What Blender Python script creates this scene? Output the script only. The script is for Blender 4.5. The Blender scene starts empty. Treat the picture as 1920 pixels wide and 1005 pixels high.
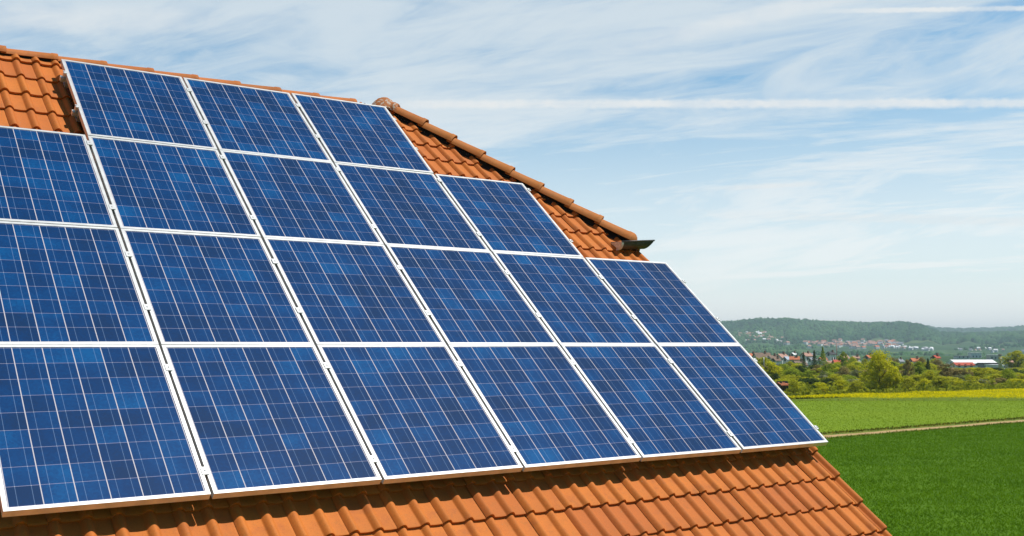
import bpy, bmesh, math, random
import numpy as np
from mathutils import Vector, Matrix
rnd = random.Random(7)
R = math.radians
SC = bpy.context.scene
COL = SC.collection

# ------------------------------------------------------------------ camera
FPX = 1996.3                      # focal length in pixels of the 1920 px wide picture
PITCH = R(4.1226)
GZ = 7.0                          # camera height over the ground (ground is z = 0)
cam_d = bpy.data.cameras.new('camera')
cam = bpy.data.objects.new('camera', cam_d); COL.objects.link(cam)
cam_d.sensor_fit = 'HORIZONTAL'; cam_d.sensor_width = 36.0
cam_d.lens = 36.0 * FPX / 1920.0
cam_d.clip_start = 0.05; cam_d.clip_end = 40000
cam.location = (0, 0, GZ); cam.rotation_euler = (R(90) + PITCH, 0, 0)
SC.camera = cam
SC.render.resolution_x, SC.render.resolution_y = 1024, 536
SC.view_settings.view_transform = 'Standard'
SC.view_settings.look = 'None'
SC.view_settings.exposure = 0.0
SC.view_settings.gamma = 1.0
SC.view_settings.use_curve_mapping = False
SC.cycles.max_bounces = 6; SC.cycles.diffuse_bounces = 3; SC.cycles.glossy_bounces = 3
SC.cycles.volume_bounces = 0; SC.cycles.transparent_max_bounces = 8

def ray(x, y):
    """world direction seen at a pixel of the 1920x1005 picture (depth component 1 before pitching)"""
    X = (x - 960) / FPX; Z = (502.5 - y) / FPX
    c, s = math.cos(PITCH), math.sin(PITCH)
    return Vector((X, c - Z * s, s + Z * c))

# ------------------------------------------------------------------ sun and sky
SUN = Vector((0.4572, -0.0601, 0.8873)).normalized()
sl_ = bpy.data.lights.new('sun', 'SUN'); sl_.energy = 4.8; sl_.angle = R(0.55); sl_.color = (1.0, 0.955, 0.89)
sun = bpy.data.objects.new('sun', sl_); COL.objects.link(sun)
sun.rotation_euler = SUN.to_track_quat('Z', 'Y').to_euler(); sun.location = (0, 0, 60)

def nd(nt, typ, props=None, **ins):
    n = nt.nodes.new(typ)
    for k, v in (props or {}).items(): setattr(n, k, v)
    for k, v in ins.items():
        key = int(k[1:]) if k[0] == 'i' and k[1:].isdigit() else k.replace('_', ' ')
        s = n.inputs[key]
        if hasattr(v, 'is_linked') or isinstance(v, bpy.types.NodeSocket): nt.links.new(v, s)
        else: s.default_value = v
    return n
def mth(nt, op, a, b=None, c=None, clamp=False):
    n = nt.nodes.new('ShaderNodeMath'); n.operation = op; n.use_clamp = clamp
    for i, v in enumerate((a, b, c)):
        if v is None: continue
        if isinstance(v, bpy.types.NodeSocket): nt.links.new(v, n.inputs[i])
        else: n.inputs[i].default_value = v
    return n.outputs[0]
def vmth(nt, op, a, b=None):
    n = nt.nodes.new('ShaderNodeVectorMath'); n.operation = op
    for i, v in enumerate((a, b)):
        if v is None: continue
        if isinstance(v, bpy.types.NodeSocket): nt.links.new(v, n.inputs[i])
        else: n.inputs[i].default_value = v
    return n.outputs['Value'] if op in ('DOT_PRODUCT', 'LENGTH') else n.outputs[0]
def mix(nt, f, a, b, mode='MIX'):
    n = nt.nodes.new('ShaderNodeMix'); n.data_type = 'RGBA'; n.blend_type = mode
    for i, v in ((0, f), (6, a), (7, b)):
        if isinstance(v, bpy.types.NodeSocket): nt.links.new(v, n.inputs[i])
        else: n.inputs[i].default_value = v if i == 0 or len(v) == 4 else (*v, 1)
    return n.outputs[2]
def smooth(nt, v, lo, hi, a=0.0, b=1.0):
    n = nt.nodes.new('ShaderNodeMapRange'); n.interpolation_type = 'SMOOTHSTEP'
    nt.links.new(v, n.inputs[0])
    for i, q in enumerate((lo, hi, a, b)): n.inputs[i + 1].default_value = q
    return n.outputs[0]
def noise(nt, vec, scale, detail=3, rough=0.5, dist=0.0):
    n = nd(nt, 'ShaderNodeTexNoise', None, Scale=scale, Detail=detail, Roughness=rough, Distortion=dist)
    if vec is not None: nt.links.new(vec, n.inputs['Vector'])
    return n.outputs[0]

W = bpy.data.worlds.new('World'); SC.world = W; W.use_nodes = True
def build_sky():
    nt = W.node_tree; nt.nodes.clear()
    out = nt.nodes.new('ShaderNodeOutputWorld'); bg = nt.nodes.new('ShaderNodeBackground')
    bg.inputs['Strength'].default_value = 0.1
    nt.links.new(bg.outputs[0], out.inputs[0])
    sky = nt.nodes.new('ShaderNodeTexSky'); sky.sky_type = 'NISHITA'; sky.sun_disc = False
    sky.sun_elevation = math.asin(SUN.z); sky.sun_rotation = math.atan2(SUN.x, SUN.y)
    sky.altitude = 200; sky.air_density = 1.0; sky.dust_density = 0.6; sky.ozone_density = 1.6
    tc = nt.nodes.new('ShaderNodeTexCoord'); d = vmth(nt, 'NORMALIZE', tc.outputs['Generated'])
    sp = nt.nodes.new('ShaderNodeSeparateXYZ'); nt.links.new(d, sp.inputs[0])
    zz = mth(nt, 'MAXIMUM', sp.outputs[2], 0.0)
    den = mth(nt, 'ADD', zz, 0.10)
    px = mth(nt, 'DIVIDE', sp.outputs[0], den); py = mth(nt, 'DIVIDE', sp.outputs[1], den)
    cb = nt.nodes.new('ShaderNodeCombineXYZ'); nt.links.new(px, cb.inputs[0]); nt.links.new(py, cb.inputs[1])
    def layer(rot, sx, sy, scale, detail, rough, dist, off):
        m0 = nt.nodes.new('ShaderNodeMapping'); nt.links.new(cb.outputs[0], m0.inputs[0]); m0.inputs['Rotation'].default_value = (0, 0, rot)
        mp = nt.nodes.new('ShaderNodeMapping'); nt.links.new(m0.outputs[0], mp.inputs[0])
        mp.inputs['Scale'].default_value = (sx, sy, 1); mp.inputs['Location'].default_value = off
        return noise(nt, mp.outputs[0], scale, detail, rough, dist)
    big = layer(R(24), 0.40, 0.95, 1.0, 4, 0.55, 0.9, (6.3, 4.1, 0))
    wisp = layer(R(32), 0.55, 1.6, 1.25, 10, 0.64, 1.1, (0.4, 5.2, 2.0))
    fine = layer(R(22), 1.1, 3.4, 2.6, 10, 0.68, 0.9, (7.7, 2.2, 4.0))
    m = mth(nt, 'ADD', mth(nt, 'MULTIPLY', big, 0.42), mth(nt, 'ADD', mth(nt, 'MULTIPLY', wisp, 0.38), mth(nt, 'MULTIPLY', fine, 0.20)))
    c2 = nt.nodes.new('ShaderNodeCombineXYZ')                    # feathery streaks lower down, laid out by azimuth and height
    nt.links.new(mth(nt, 'ARCTAN2', sp.outputs[0], sp.outputs[1]), c2.inputs[0]); nt.links.new(zz, c2.inputs[1])
    m1 = nt.nodes.new('ShaderNodeMapping'); nt.links.new(c2.outputs[0], m1.inputs[0]); m1.inputs['Rotation'].default_value = (0, 0, R(-13))
    m2 = nt.nodes.new('ShaderNodeMapping'); nt.links.new(m1.outputs[0], m2.inputs[0]); m2.inputs['Scale'].default_value = (5.0, 21, 1); m2.inputs['Location'].default_value = (1.3, 4.4, 0)
    feather = noise(nt, m2.outputs[0], 1.0, 10, 0.62, 0.9)
    m3 = nt.nodes.new('ShaderNodeMapping'); nt.links.new(m1.outputs[0], m3.inputs[0]); m3.inputs['Scale'].default_value = (4.0, 9, 1); m3.inputs['Location'].default_value = (6.1, 2.2, 0)
    bank = noise(nt, m3.outputs[0], 1.0, 5, 0.55, 0.6)
    fm = smooth(nt, mth(nt, 'ADD', mth(nt, 'MULTIPLY', feather, .5), mth(nt, 'MULTIPLY', bank, .5)), .35, .62)
    mask = smooth(nt, m, 0.355, 0.60)
    low = smooth(nt, sp.outputs[2], 0.32, 0.07)                 # air near the horizon is always milky
    ahead = smooth(nt, sp.outputs[1], -0.25, 0.45)               # veil kept ahead; unseen sky overhead and behind left clear to cut ambient light
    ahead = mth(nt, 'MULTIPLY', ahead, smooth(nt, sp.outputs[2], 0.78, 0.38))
    mask = mth(nt, 'MULTIPLY', mask, ahead)
    mask = mth(nt, 'MAXIMUM', mth(nt, 'MULTIPLY', mask, 0.86), mth(nt, 'MULTIPLY', mth(nt, 'MULTIPLY', fm, 0.84), ahead))
    cover = mth(nt, 'MAXIMUM', mask, mth(nt, 'MULTIPLY', mth(nt, 'MULTIPLY', low, 0.70), ahead))
    cover = mth(nt, 'MAXIMUM', cover, mth(nt, 'MULTIPLY', mth(nt, 'MULTIPLY', smooth(nt, sp.outputs[2], 0.17, 0.0), 0.97), ahead))
    # contrails: each is a great circle through two directions
    def trail(p, q, width, amt, fade0, fade1, nsc):
        a, b = ray(*p).normalized(), ray(*q).normalized()
        n = a.cross(b).normalized()
        wob = noise(nt, vmth(nt, 'MULTIPLY', d, (nsc, nsc, nsc)), 1.0, 4, 0.6)
        dist = mth(nt, 'ADD', vmth(nt, 'DOT_PRODUCT', d, tuple(n)), mth(nt, 'MULTIPLY', mth(nt, 'SUBTRACT', wob, 0.5), width * 0.9))
        s = smooth(nt, mth(nt, 'ABSOLUTE', dist), width, width * 0.25)
        t = vmth(nt, 'DOT_PRODUCT', d, tuple((b - a).normalized()))
        ta, tb = a.dot((b - a).normalized()), b.dot((b - a).normalized())
        s = mth(nt, 'MULTIPLY', s, smooth(nt, t, ta, ta + (tb - ta) * fade0))
        s = mth(nt, 'MULTIPLY', s, smooth(nt, t, tb, tb - (tb - ta) * fade1))
        pat = noise(nt, vmth(nt, 'MULTIPLY', d, (22, 22, 22)), 1.0, 4, .6)
        return mth(nt, 'MULTIPLY', mth(nt, 'MULTIPLY', s, smooth(nt, pat, .25, .7, .45, 1.1)), amt)
    trails = None
    for tr in (trail((690, 196), (2500, 192), 0.0057, 0.84, 0.10, 0.1, 130),
               trail((1480, 22), (2500, 7), 0.0030, 0.75, 0.22, 0.1, 220),
               trail((1270, 357), (1600, 341), 0.0032, 0.55, 0.5, 0.5, 150),
               trail((1180, 398), (2300, 424), 0.0060, 0.40, 0.4, 0.3, 60),
               trail((-500, 22), (620, 48), 0.0150, 0.42, 0.4, 0.5, 25),
               trail((1080, 110), (1720, -40), 0.0120, 0.45, 0.4, 0.2, 25)):
        trails = tr if trails is None else mth(nt, 'MAXIMUM', trails, tr)
    sat = mix(nt, 1.0, sky.outputs[0], (0.74, 1.30, 1.42), 'MULTIPLY')
    cc = nt.nodes.new('ShaderNodeMix'); cc.data_type = 'RGBA'
    cloud = mix(nt, smooth(nt, sp.outputs[2], 0.28, 0.02), (7.2, 8.0, 8.45), (10.6, 10.6, 10.3))
    dim = mth(nt, 'ADD', mth(nt, 'MULTIPLY', ahead, 0.50), 0.50)  # unseen sky behind and overhead darkened so the shade under the panels deepens
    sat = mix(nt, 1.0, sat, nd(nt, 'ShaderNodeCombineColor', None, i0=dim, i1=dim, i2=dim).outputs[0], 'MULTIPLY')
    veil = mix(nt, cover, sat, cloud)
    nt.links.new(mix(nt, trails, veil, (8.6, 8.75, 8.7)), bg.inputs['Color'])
build_sky()

# ------------------------------------------------------------------ object helpers
def tag(o, label=None, cat=None, group=None, kind=None):
    if label: o['label'] = label
    if cat: o['category'] = cat
    if group: o['group'] = group
    if kind: o['kind'] = kind
    return o
def empty(name, loc=(0, 0, 0), rz=0.0, label=None, cat=None, group=None):
    o = bpy.data.objects.new(name, None); COL.objects.link(o)
    o.location = loc; o.rotation_euler = (0, 0, rz); o.empty_display_size = 0.3
    return tag(o, label, cat, group)
def dup(root, **kw):
    r = root.copy(); COL.objects.link(r)
    for ch in list(root.children):
        c = ch.copy(); COL.objects.link(c); c.parent = r
        for g in list(ch.children):
            e = g.copy(); COL.objects.link(e); e.parent = c
    for k in ('label', 'group'):
        if k in kw: r[k] = kw.pop(k)
    for k, v in kw.items(): setattr(r, k, v)
    return r
class MB:
    def __init__(s): s.v = []; s.f = []; s.m = []; s.t = []; s.sm = []
    def add(s, vs, fs, m=0, t=0.5, sm=False):
        b = len(s.v); s.v += [tuple(p) for p in vs]
        for f in fs:
            s.f.append(tuple(b + i for i in f)); s.m.append(m); s.t.append(t); s.sm.append(sm)
    def box(s, x0, x1, y0, y1, z0, z1, xf=None, m=0, t=0.5):
        vs = [(x, y, z) for z in (z0, z1) for y in (y0, y1) for x in (x0, x1)]
        if xf: vs = [xf(*p) for p in vs]
        s.add(vs, [(0, 2, 3, 1), (4, 5, 7, 6), (0, 1, 5, 4), (2, 6, 7, 3), (0, 4, 6, 2), (1, 3, 7, 5)], m, t)
    def tube(s, pts, rad, n=6, m=0, cap=True):
        pts = [Vector(p) for p in pts]; rs = rad if isinstance(rad, (list, tuple)) else [rad] * len(pts)
        vs = []
        for i, p in enumerate(pts):
            d = (pts[min(i + 1, len(pts) - 1)] - pts[max(i - 1, 0)]).normalized()
            a = d.orthogonal().normalized(); b = d.cross(a)
            for k in range(n):
                q = 2 * math.pi * k / n
                vs.append(p + (a * math.cos(q) + b * math.sin(q)) * rs[i])
        fs = [(i * n + k, i * n + (k + 1) % n, (i + 1) * n + (k + 1) % n, (i + 1) * n + k) for i in range(len(pts) - 1) for k in range(n)]
        if cap: fs += [tuple(range(n))[::-1], tuple((len(pts) - 1) * n + k for k in range(n))]
        s.add(vs, fs, m, sm=True)
    def mesh(s, name, mats):
        me = bpy.data.meshes.new(name); me.from_pydata(s.v, [], s.f)
        for m in (mats if isinstance(mats, (list, tuple)) else [mats]): me.materials.append(m)
        me.polygons.foreach_set('material_index', s.m); me.polygons.foreach_set('use_smooth', s.sm)
        a = me.attributes.new('tone', 'FLOAT', 'FACE'); a.data.foreach_set('value', s.t)
        me.update(); return me
    def build(s, name, mats, parent=None):
        o = bpy.data.objects.new(name, s.mesh(name, mats)); COL.objects.link(o)
        if parent: o.parent = parent
        return o
def clip(mb, planes):
    """cut a builder's geometry by planes (point, normal); the side the normal points to goes away"""
    bm = bmesh.new(); lay = bm.faces.layers.float.new('tone')
    vs = [bm.verts.new(p) for p in mb.v]
    for f, m, t, sm in zip(mb.f, mb.m, mb.t, mb.sm):
        fc = bm.faces.new([vs[i] for i in f]); fc[lay] = t; fc.material_index = m; fc.smooth = sm
    for co, no in planes:
        bmesh.ops.bisect_plane(bm, geom=bm.verts[:] + bm.edges[:] + bm.faces[:], plane_co=co, plane_no=no, clear_outer=True)
    bm.verts.index_update(); o = MB()
    o.v = [tuple(v.co) for v in bm.verts]
    for f in bm.faces:
        o.f.append(tuple(v.index for v in f.verts)); o.m.append(f.material_index); o.t.append(f[lay]); o.sm.append(f.smooth)
    bm.free(); return o
def join(*mbs):
    o = MB()
    for b in mbs:
        k = len(o.v); o.v += b.v; o.f += [tuple(i + k for i in f) for f in b.f]; o.m += b.m; o.t += b.t; o.sm += b.sm
    return o

# ------------------------------------------------------------------ materials
def newmat(name):
    m = bpy.data.materials.new(name); m.use_nodes = True
    nt = m.node_tree; bs = nt.nodes['Principled BSDF']
    return m, nt, bs
def plain(name, col, rough=0.6, metal=0.0, var=0.15, scale=6.0, spec=0.4, bump=0.0):
    m, nt, bs = newmat(name)
    tc = nt.nodes.new('ShaderNodeTexCoord')
    n = noise(nt, tc.outputs['Object'], scale, 5, 0.6)
    f = smooth(nt, n, 0.3, 0.7, 1 - var, 1 + var)
    c = mix(nt, 1.0, (*col, 1), nd(nt, 'ShaderNodeCombineColor', None, i0=f, i1=f, i2=f).outputs[0], 'MULTIPLY')
    nt.links.new(c, bs.inputs['Base Color'])
    bs.inputs['Roughness'].default_value = rough; bs.inputs['Metallic'].default_value = metal
    bs.inputs['Specular IOR Level'].default_value = spec
    if bump:
        b = nd(nt, 'ShaderNodeBump', None, Strength=bump, Distance=0.01, Height=n); nt.links.new(b.outputs[0], bs.inputs['Normal'])
    return m
def attr(nt, name='tone'):
    a = nt.nodes.new('ShaderNodeAttribute'); a.attribute_name = name; return a.outputs['Fac']
def tile_mat(name, c0, c1, c2, lichen=0.25, spots=0.0):
    m, nt, bs = newmat(name)
    tc = nt.nodes.new('ShaderNodeTexCoord'); P = tc.outputs['Object']
    t = attr(nt)
    base = mix(nt, smooth(nt, t, 0.0, 0.55), c0, c1)
    base = mix(nt, smooth(nt, t, 0.72, 1.0), base, c2)
    base = mix(nt, mth(nt, 'MULTIPLY', smooth(nt, noise(nt, P, 9, 4, 0.6), 0.42, 0.75), 0.55), base, c2)
    wz = mth(nt, 'MULTIPLY', smooth(nt, noise(nt, P, 4.5, 6, 0.68), .50, .70), .38)   # weathered patches
    base = mix(nt, wz, base, (0.34, 0.105, 0.032))
    g = noise(nt, P, 130, 3, 0.7)                                # fired clay grain
    base = mix(nt, mth(nt, 'MULTIPLY', smooth(nt, g, 0.50, 0.78), 0.42), base, (0.20, 0.062, 0.022))
    l = mth(nt, 'MULTIPLY', smooth(nt, noise(nt, P, 23, 5, 0.7), 0.50, 0.72), lichen)
    base = mix(nt, l, base, (0.27, 0.125, 0.03))
    sp = smooth(nt, noise(nt, P, 46, 3, 0.6), 0.70, 0.76)
    base = mix(nt, mth(nt, 'MULTIPLY', sp, 0.35), base, (0.50, 0.34, 0.22))
    if spots:
        w = mth(nt, 'MULTIPLY', smooth(nt, noise(nt, P, 34, 3, 0.6), 0.50, 0.58), spots)
        base = mix(nt, w, base, (0.50, 0.47, 0.40))
    nt.links.new(base, bs.inputs['Base Color'])
    bs.inputs['Roughness'].default_value = 0.72; bs.inputs['Specular IOR Level'].default_value = 0.25
    b = nd(nt, 'ShaderNodeBump', None, Strength=0.35, Distance=0.004, Height=mth(nt, 'ADD', g, noise(nt, P, 28, 4)))
    nt.links.new(b.outputs[0], bs.inputs['Normal'])
    return m
TILE = tile_mat('terracotta_tile', (0.49, 0.142, 0.026), (0.57, 0.172, 0.029), (0.48, 0.134, 0.028))
RIDGE = tile_mat('ridge_terracotta', (0.47, 0.145, 0.036), (0.53, 0.165, 0.038), (0.40, 0.135, 0.038), 0.4)
HIPM = tile_mat('hip_terracotta', (0.45, 0.155, 0.034), (0.50, 0.17, 0.036), (0.42, 0.135, 0.030), 0.55)
LICHEN = tile_mat('lichen_terracotta', (0.36, 0.12, 0.035), (0.40, 0.13, 0.035), (0.30, 0.12, 0.035), 0.85, 0.75)
FELT = plain('roofing_felt', (0.012, 0.012, 0.013), 0.9, var=0.3)
WALLM = plain('cream_render', (0.62, 0.56, 0.46), 0.9, var=0.1, scale=3)
ALU = plain('anodised_aluminium', (0.65, 0.65, 0.64), 0.42, 0.55, 0.10, 14, 0.5)
STEEL = plain('galvanised_steel', (0.52, 0.52, 0.52), 0.42, 0.6, 0.15, 60)
ZINC = plain('weathered_zinc', (0.062, 0.056, 0.052), 0.5, 0.1, 0.3, 25)
ZINCL = plain('pale_zinc', (0.62, 0.63, 0.62), 0.55, 0.2, 0.2, 40)

# ------------------------------------------------------------------ panel plane (calibrated)
AZ = R(35.9621); SL = R(40.4749)
P0 = Vector((-2.0906, 6.3412, GZ + 0.0018))
PU, PV = 1.01, 1.1959                                            # panel pitch across and up the roof
CS, SN = math.cos(SL), math.sin(SL)
def L(u, v, n):                                                  # roof coordinates -> house coordinates
    return Vector((u, v * CS - n * SN, P0.z + v * SN + n * CS))
HOUSE = empty('house', (P0.x, P0.y, 0), AZ, 'large house with an orange clay tile roof half covered by blue solar panels', 'house')
HM = Matrix.Translation((P0.x, P0.y, 0)) @ Matrix.Rotation(AZ, 4, 'Z')

# ------------------------------------------------------------------ tiled roof
RP = 0.1528                                                      # roll pitch
TW, TH = 2 * RP, 0.2727
NB = -0.168                                                      # level of the pans
VR, UHIP = 3.885, 3.20                                           # ridge, and where the hip starts
VERGE = 5.055
def prof(t):                                                     # one roll (centre at .22) + flat pan
    t = t % 1.0
    if t < .44: return 0.028 * math.sin(t / .44 * math.pi) ** 0.95
    return -0.0035 * math.sin((t - .44) / .56 * math.pi)
TS = [0, .025, .06, .10, .14, .18, .22, .26, .30, .34, .38, .415, .44, .48, .56, .72, .88, .96]
TU = [(i + t) * RP for i in (0, 1) for t in TS] + [2 * RP + 0.006]
TN = [prof(t) for _ in (0, 1) for t in TS] + [-.004]
def tile_field(xf, ustart, nu, vstart, nv, seed=1):
    rg = random.Random(seed); b = MB(); k = len(TU)
    for j in range(nv):
        v0 = vstart + j * TH
        for i in range(nu):
            u0 = ustart + i * TW
            t = rg.random(); du = rg.uniform(-.001, .001); dn = rg.uniform(-.002, .002); dv = rg.uniform(-.004, .004); tw = rg.uniform(-.0025, .0025)
            vs = []
            for q, (vv, nn) in enumerate(((0, .017), (.010, .0205), (TH * .5, .008), (TH + .045, -.006))):
                for u, n in zip(TU, TN):
                    vs.append(xf(u0 + du + u, v0 + dv + vv, NB + n + nn + dn + tw * (u / TW - .5)))
            fs = [(q * k + a, q * k + a + 1, (q + 1) * k + a + 1, (q + 1) * k + a) for q in range(3) for a in range(k - 1)]
            b.add(vs, fs, 0, t, True)
            fr = [vs[a] for a in range(k)] + [xf(u0 + du + u, v0 + dv + .006, NB + n * .9 - .004 + dn) for u, n in zip(TU, TN)]
            b.add(fr, [(a + 1, a, k + a, k + a + 1) for a in range(k - 1)], 0, t)
    return b
UST = 4.987 + .28 * RP - 33 * TW
VST = 1.568 - 18 * TH                                            # lowest course
front = tile_field(L, UST, 33, VST, 27, 3)
A3, B3 = L(UHIP, VR, NB), L(VERGE + 0.02, VR - 1.18 * (VERGE + 0.02 - UHIP), NB)
HDIR = (B3 - A3).normalized()
hn = Vector((HDIR.y, -HDIR.x, 0)).normalized()
if hn.x < 0: hn = -hn
HR = L(0, VR, NB).y
front = clip(front, [((4.987, 0, 0), (1, 0, 0)), (A3 - hn * 0.035, hn), ((0, HR - .012, 0), (0, 1, 0))])
def Lback(u, v, n):
    p = L(u, v, n); return Vector((-p.x + 0.0, 2 * HR - p.y, p.z))
back = tile_field(Lback, -5.0, 33, VST, 27, 4)
A4, B4 = Vector((A3.x, A3.y, 0)), Vector((B3.x, 2 * HR - B3.y, 0))
hd4 = (B4 - A4).normalized(); hn4 = Vector((-hd4.y, hd4.x, 0))
if hn4.x < 0: hn4 = -hn4
back = clip(back, [(A4 - hn4 * 0.03, hn4), ((0, HR + .012, 0), (0, -1, 0))])
# the half hip: plane through both hip lines
hrun = B3.x - A3.x; hrise = A3.z - B3.z; hs = math.atan2(hrise, hrun)
def Lhip(u, v, n):                                               # u along the hip eave, v up from it
    n = n - NB
    return Vector((B3.x - v * math.cos(hs) + n * math.sin(hs), HR + u, B3.z + v * math.sin(hs) + n * math.cos(hs)))
nw = abs(HR - B3.y)
hip = tile_field(Lhip, -nw - .1, int(2 * nw / TW) + 2, -0.02, 9, 5)
hip = clip(hip, [(A3 + hn * 0.035, -hn), (A4 + hn4 * 0.03, -hn4)])
felt = MB()
def sheet(pts, off): felt.add([p + Vector((0, 0, -off)) for p in pts], [tuple(range(len(pts)))], 1)
e0, e1 = L(-5.1, VST + .05, NB), L(VERGE - .04, VST + .05, NB)
h0 = Vector((VERGE - .04, B3.y, B3.z))
sheet([e0, e1, h0, A3, L(-5.1, VR, NB)], .03)
mir = lambda p: Vector((p.x, 2 * HR - p.y, p.z))
sheet([mir(e1), mir(e0), L(-5.1, VR, NB), A3, mir(h0)], .03)
sheet([B3, mir(B3), A3], .03)
def under(A, B, sd):                                            # black sealing strip under hip and ridge tiles
    s_ = sd * .075; lo, hi = Vector((0, 0, -.06)), Vector((0, 0, .028))
    q = [A - s_ + lo, A + s_ + lo, A + s_ * .75 + hi, A - s_ * .75 + hi]; q2 = [p + (B - A) for p in q]
    felt.add(q + q2, [(0, 1, 2, 3), (7, 6, 5, 4), (0, 4, 5, 1), (1, 5, 6, 2), (2, 6, 7, 3), (3, 7, 4, 0)], 1)
under(A3, B3, hn); under(Vector((A4.x, A4.y, A3.z)), Vector((B4.x, B4.y, B3.z)), hn4)
under(L(-5, VR, NB) - Vector((0, 0, .03)), A3 - Vector((0, 0, .03)), Vector((0, 1, 0)))
roof = join(front, back, hip, felt).build('roof', [TILE, FELT], HOUSE)

def barrel(b, p, q, r0, r1, side, up, t, rim=True, hgt=0.9, n=12, lift=(0, 0)):
    """half-round clay tile from p (tucked, radius r0) to q (open end, radius r1)"""
    p, q = Vector(p) + up * lift[0], Vector(q) + up * lift[1]; d = (q - p).normalized(); vs = []
    L_ = (q - p).length
    secs = [(0, r0), (.5, (r0 + r1) / 2), (1 - .05 / L_, r1), (1 - .042 / L_, r1 * 1.06), (1, r1 * 1.06)]
    for th in (0, .016):
        for s, r in secs:
            for k in range(n + 1):
                a = math.pi * (k / n * 1.0)
                rr = r - th
                vs.append(p.lerp(q, s) + side * (math.cos(a) * rr) + up * (math.sin(a) * rr * hgt))
    m = n + 1; ns = len(secs); fs = []
    for i in range(ns - 1):
        for k in range(n): fs.append((i * m + k, (i + 1) * m + k, (i + 1) * m + k + 1, i * m + k + 1))
    b.add(vs[:ns * m], fs, 0, t, True)
    b.add(vs[ns * m:], [f[::-1] for f in fs], 0, t, True)
    e = vs[(ns - 1) * m:ns * m] + vs[(2 * ns - 1) * m:]
    b.add(e, [(k, k + m, k + m + 1, k + 1) for k in range(n)], 0, t)
    e = vs[0:m] + vs[ns * m:ns * m + m]
    b.add(e, [(k + 1, k + m + 1, k + m, k) for k in range(n)], 0, t)
    for k in (0, n):
        e = [vs[i * m + k] for i in range(ns)] + [vs[(ns + i) * m + k] for i in range(ns)]
        b.add(e, [(i, i + 1, ns + i + 1, ns + i) for i in range(ns - 1)], 0, t)
UPV = Vector((0, 0, 1))
rz = L(0, VR, NB).z
for k in range(-12, 8):
    u1 = 0.045 + 0.4 * k; b = MB()
    barrel(b, (u1 - .44, HR, rz - .022), (u1, HR, rz - .012), .080, .090, Vector((0, 1, 0)), UPV, rnd.random(), hgt=.72)
    b.build('ridge_tile', RIDGE, HOUSE)
def hip_row(A, B, hnv, name):
    d = (B - A).normalized(); A = A + d * .12; B = B - d * .05; ln = (B - A).length; side = d.cross(UPV).normalized(); up = side.cross(d).normalized()
    if up.z < 0: up = -up
    n = 8; st = (ln - .02) / n
    for k in range(n):
        b = MB()
        p = A + d * (st * k - .05); q = A + d * (st * (k + 1))
        barrel(b, p, q, .092, .106, side, up, rnd.random(), lift=(.012, .030), hgt=.80)
        if k == n - 1 and name == 'hip_tile':                     # rounded closing end
            m = 12; c = q + up * .030; vs = []
            for j in range(5):
                w = j / 4 * math.pi / 2
                for i in range(m + 1):
                    a = math.pi * i / m
                    vs.append(c + d * (.07 * math.sin(w)) + (side * math.cos(a) + up * math.sin(a) * .80) * (.111 * math.cos(w) + .002))
            b.add(vs, [(j * (m + 1) + i, (j + 1) * (m + 1) + i, (j + 1) * (m + 1) + i + 1, j * (m + 1) + i + 1) for j in range(4) for i in range(m)], 0, .4, True)
        b.build(name, HIPM, HOUSE)
hip_row(A3, B3, hn, 'hip_tile')
hip_row(Vector((A4.x, A4.y, A3.z)), Vector((B4.x, B4.y, B3.z)), hn4, 'hip_tile')
# three-way saddle tile, blotched with pale lichen, where ridge and hips meet
b = MB(); c = Vector((UHIP - .02, HR, rz - .03)); m = 18
prof_s = [(0.0, .150), (.20, .146), (.42, .130), (.63, .098), (.8, .062), (.93, .02)]
vs = []
for w, h in prof_s:
    for i in range(m):
        a = 2 * math.pi * i / m
        rx = .185 * (w + .02); ry = .135 * (w + .02)
        vs.append(c + Vector((rx * math.cos(a) + .03, ry * math.sin(a), h - .25 * max(0, math.cos(a)) * rx)))
b.add(vs, [(j * m + i, (j + 1) * m + i, (j + 1) * m + (i + 1) % m, j * m + (i + 1) % m) for j in range(5) for i in range(m)] + [tuple(range(m))], 0, .5, True)
ap = c + Vector((.03, 0, .02))
barrel(b, ap + Vector((-.02, 0, .03)), ap + Vector((.12, -.075, -.055)), .095, .122, HDIR.cross(UPV).normalized(), UPV, .5)
o = b.build('saddle_tile', LICHEN, HOUSE); o['label'] = 'lichen blotched saddle tile where ridge and hip meet'
# verge tiles: raised roll along the gable edge with a flange hanging down
for j in range(27):
    v0 = VST + j * TH
    if v0 > B3.z: pass
    if v0 + TH * .4 > VR - 1.18 * (VERGE - UHIP): break
    pr = [(4.9855, -.001), (VERGE - .056, -.004), (VERGE - .048, .004), (VERGE - .040, .022), (VERGE - .027, .033), (VERGE - .013, .031), (VERGE - .003, .020), (VERGE, .0), (VERGE, -.085)]
    k = len(pr); vs = []; dn = rnd.uniform(-.002, .002); t = rnd.random()
    for vv, nn in ((0, .018), (.01, .0215), (TH * .5, .009), (TH + .03, -.005)):
        vs += [L(u, v0 + vv, NB + n + nn + dn) for u, n in pr]
    b = MB()
    b.add(vs, [(q * k + a, q * k + a + 1, (q + 1) * k + a + 1, (q + 1) * k + a) for q in range(3) for a in range(k - 1)], 0, t, True)
    fr = vs[:k] + [L(u - (.012 if i > 6 else 0), v0 + .006, NB + n * .9 - .004) for i, (u, n) in enumerate(pr)]
    b.add(fr, [(a + 1, a, k + a, k + a + 1) for a in range(k - 1)], 0, t)
    b.build('verge_tile', TILE, HOUSE)
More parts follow.
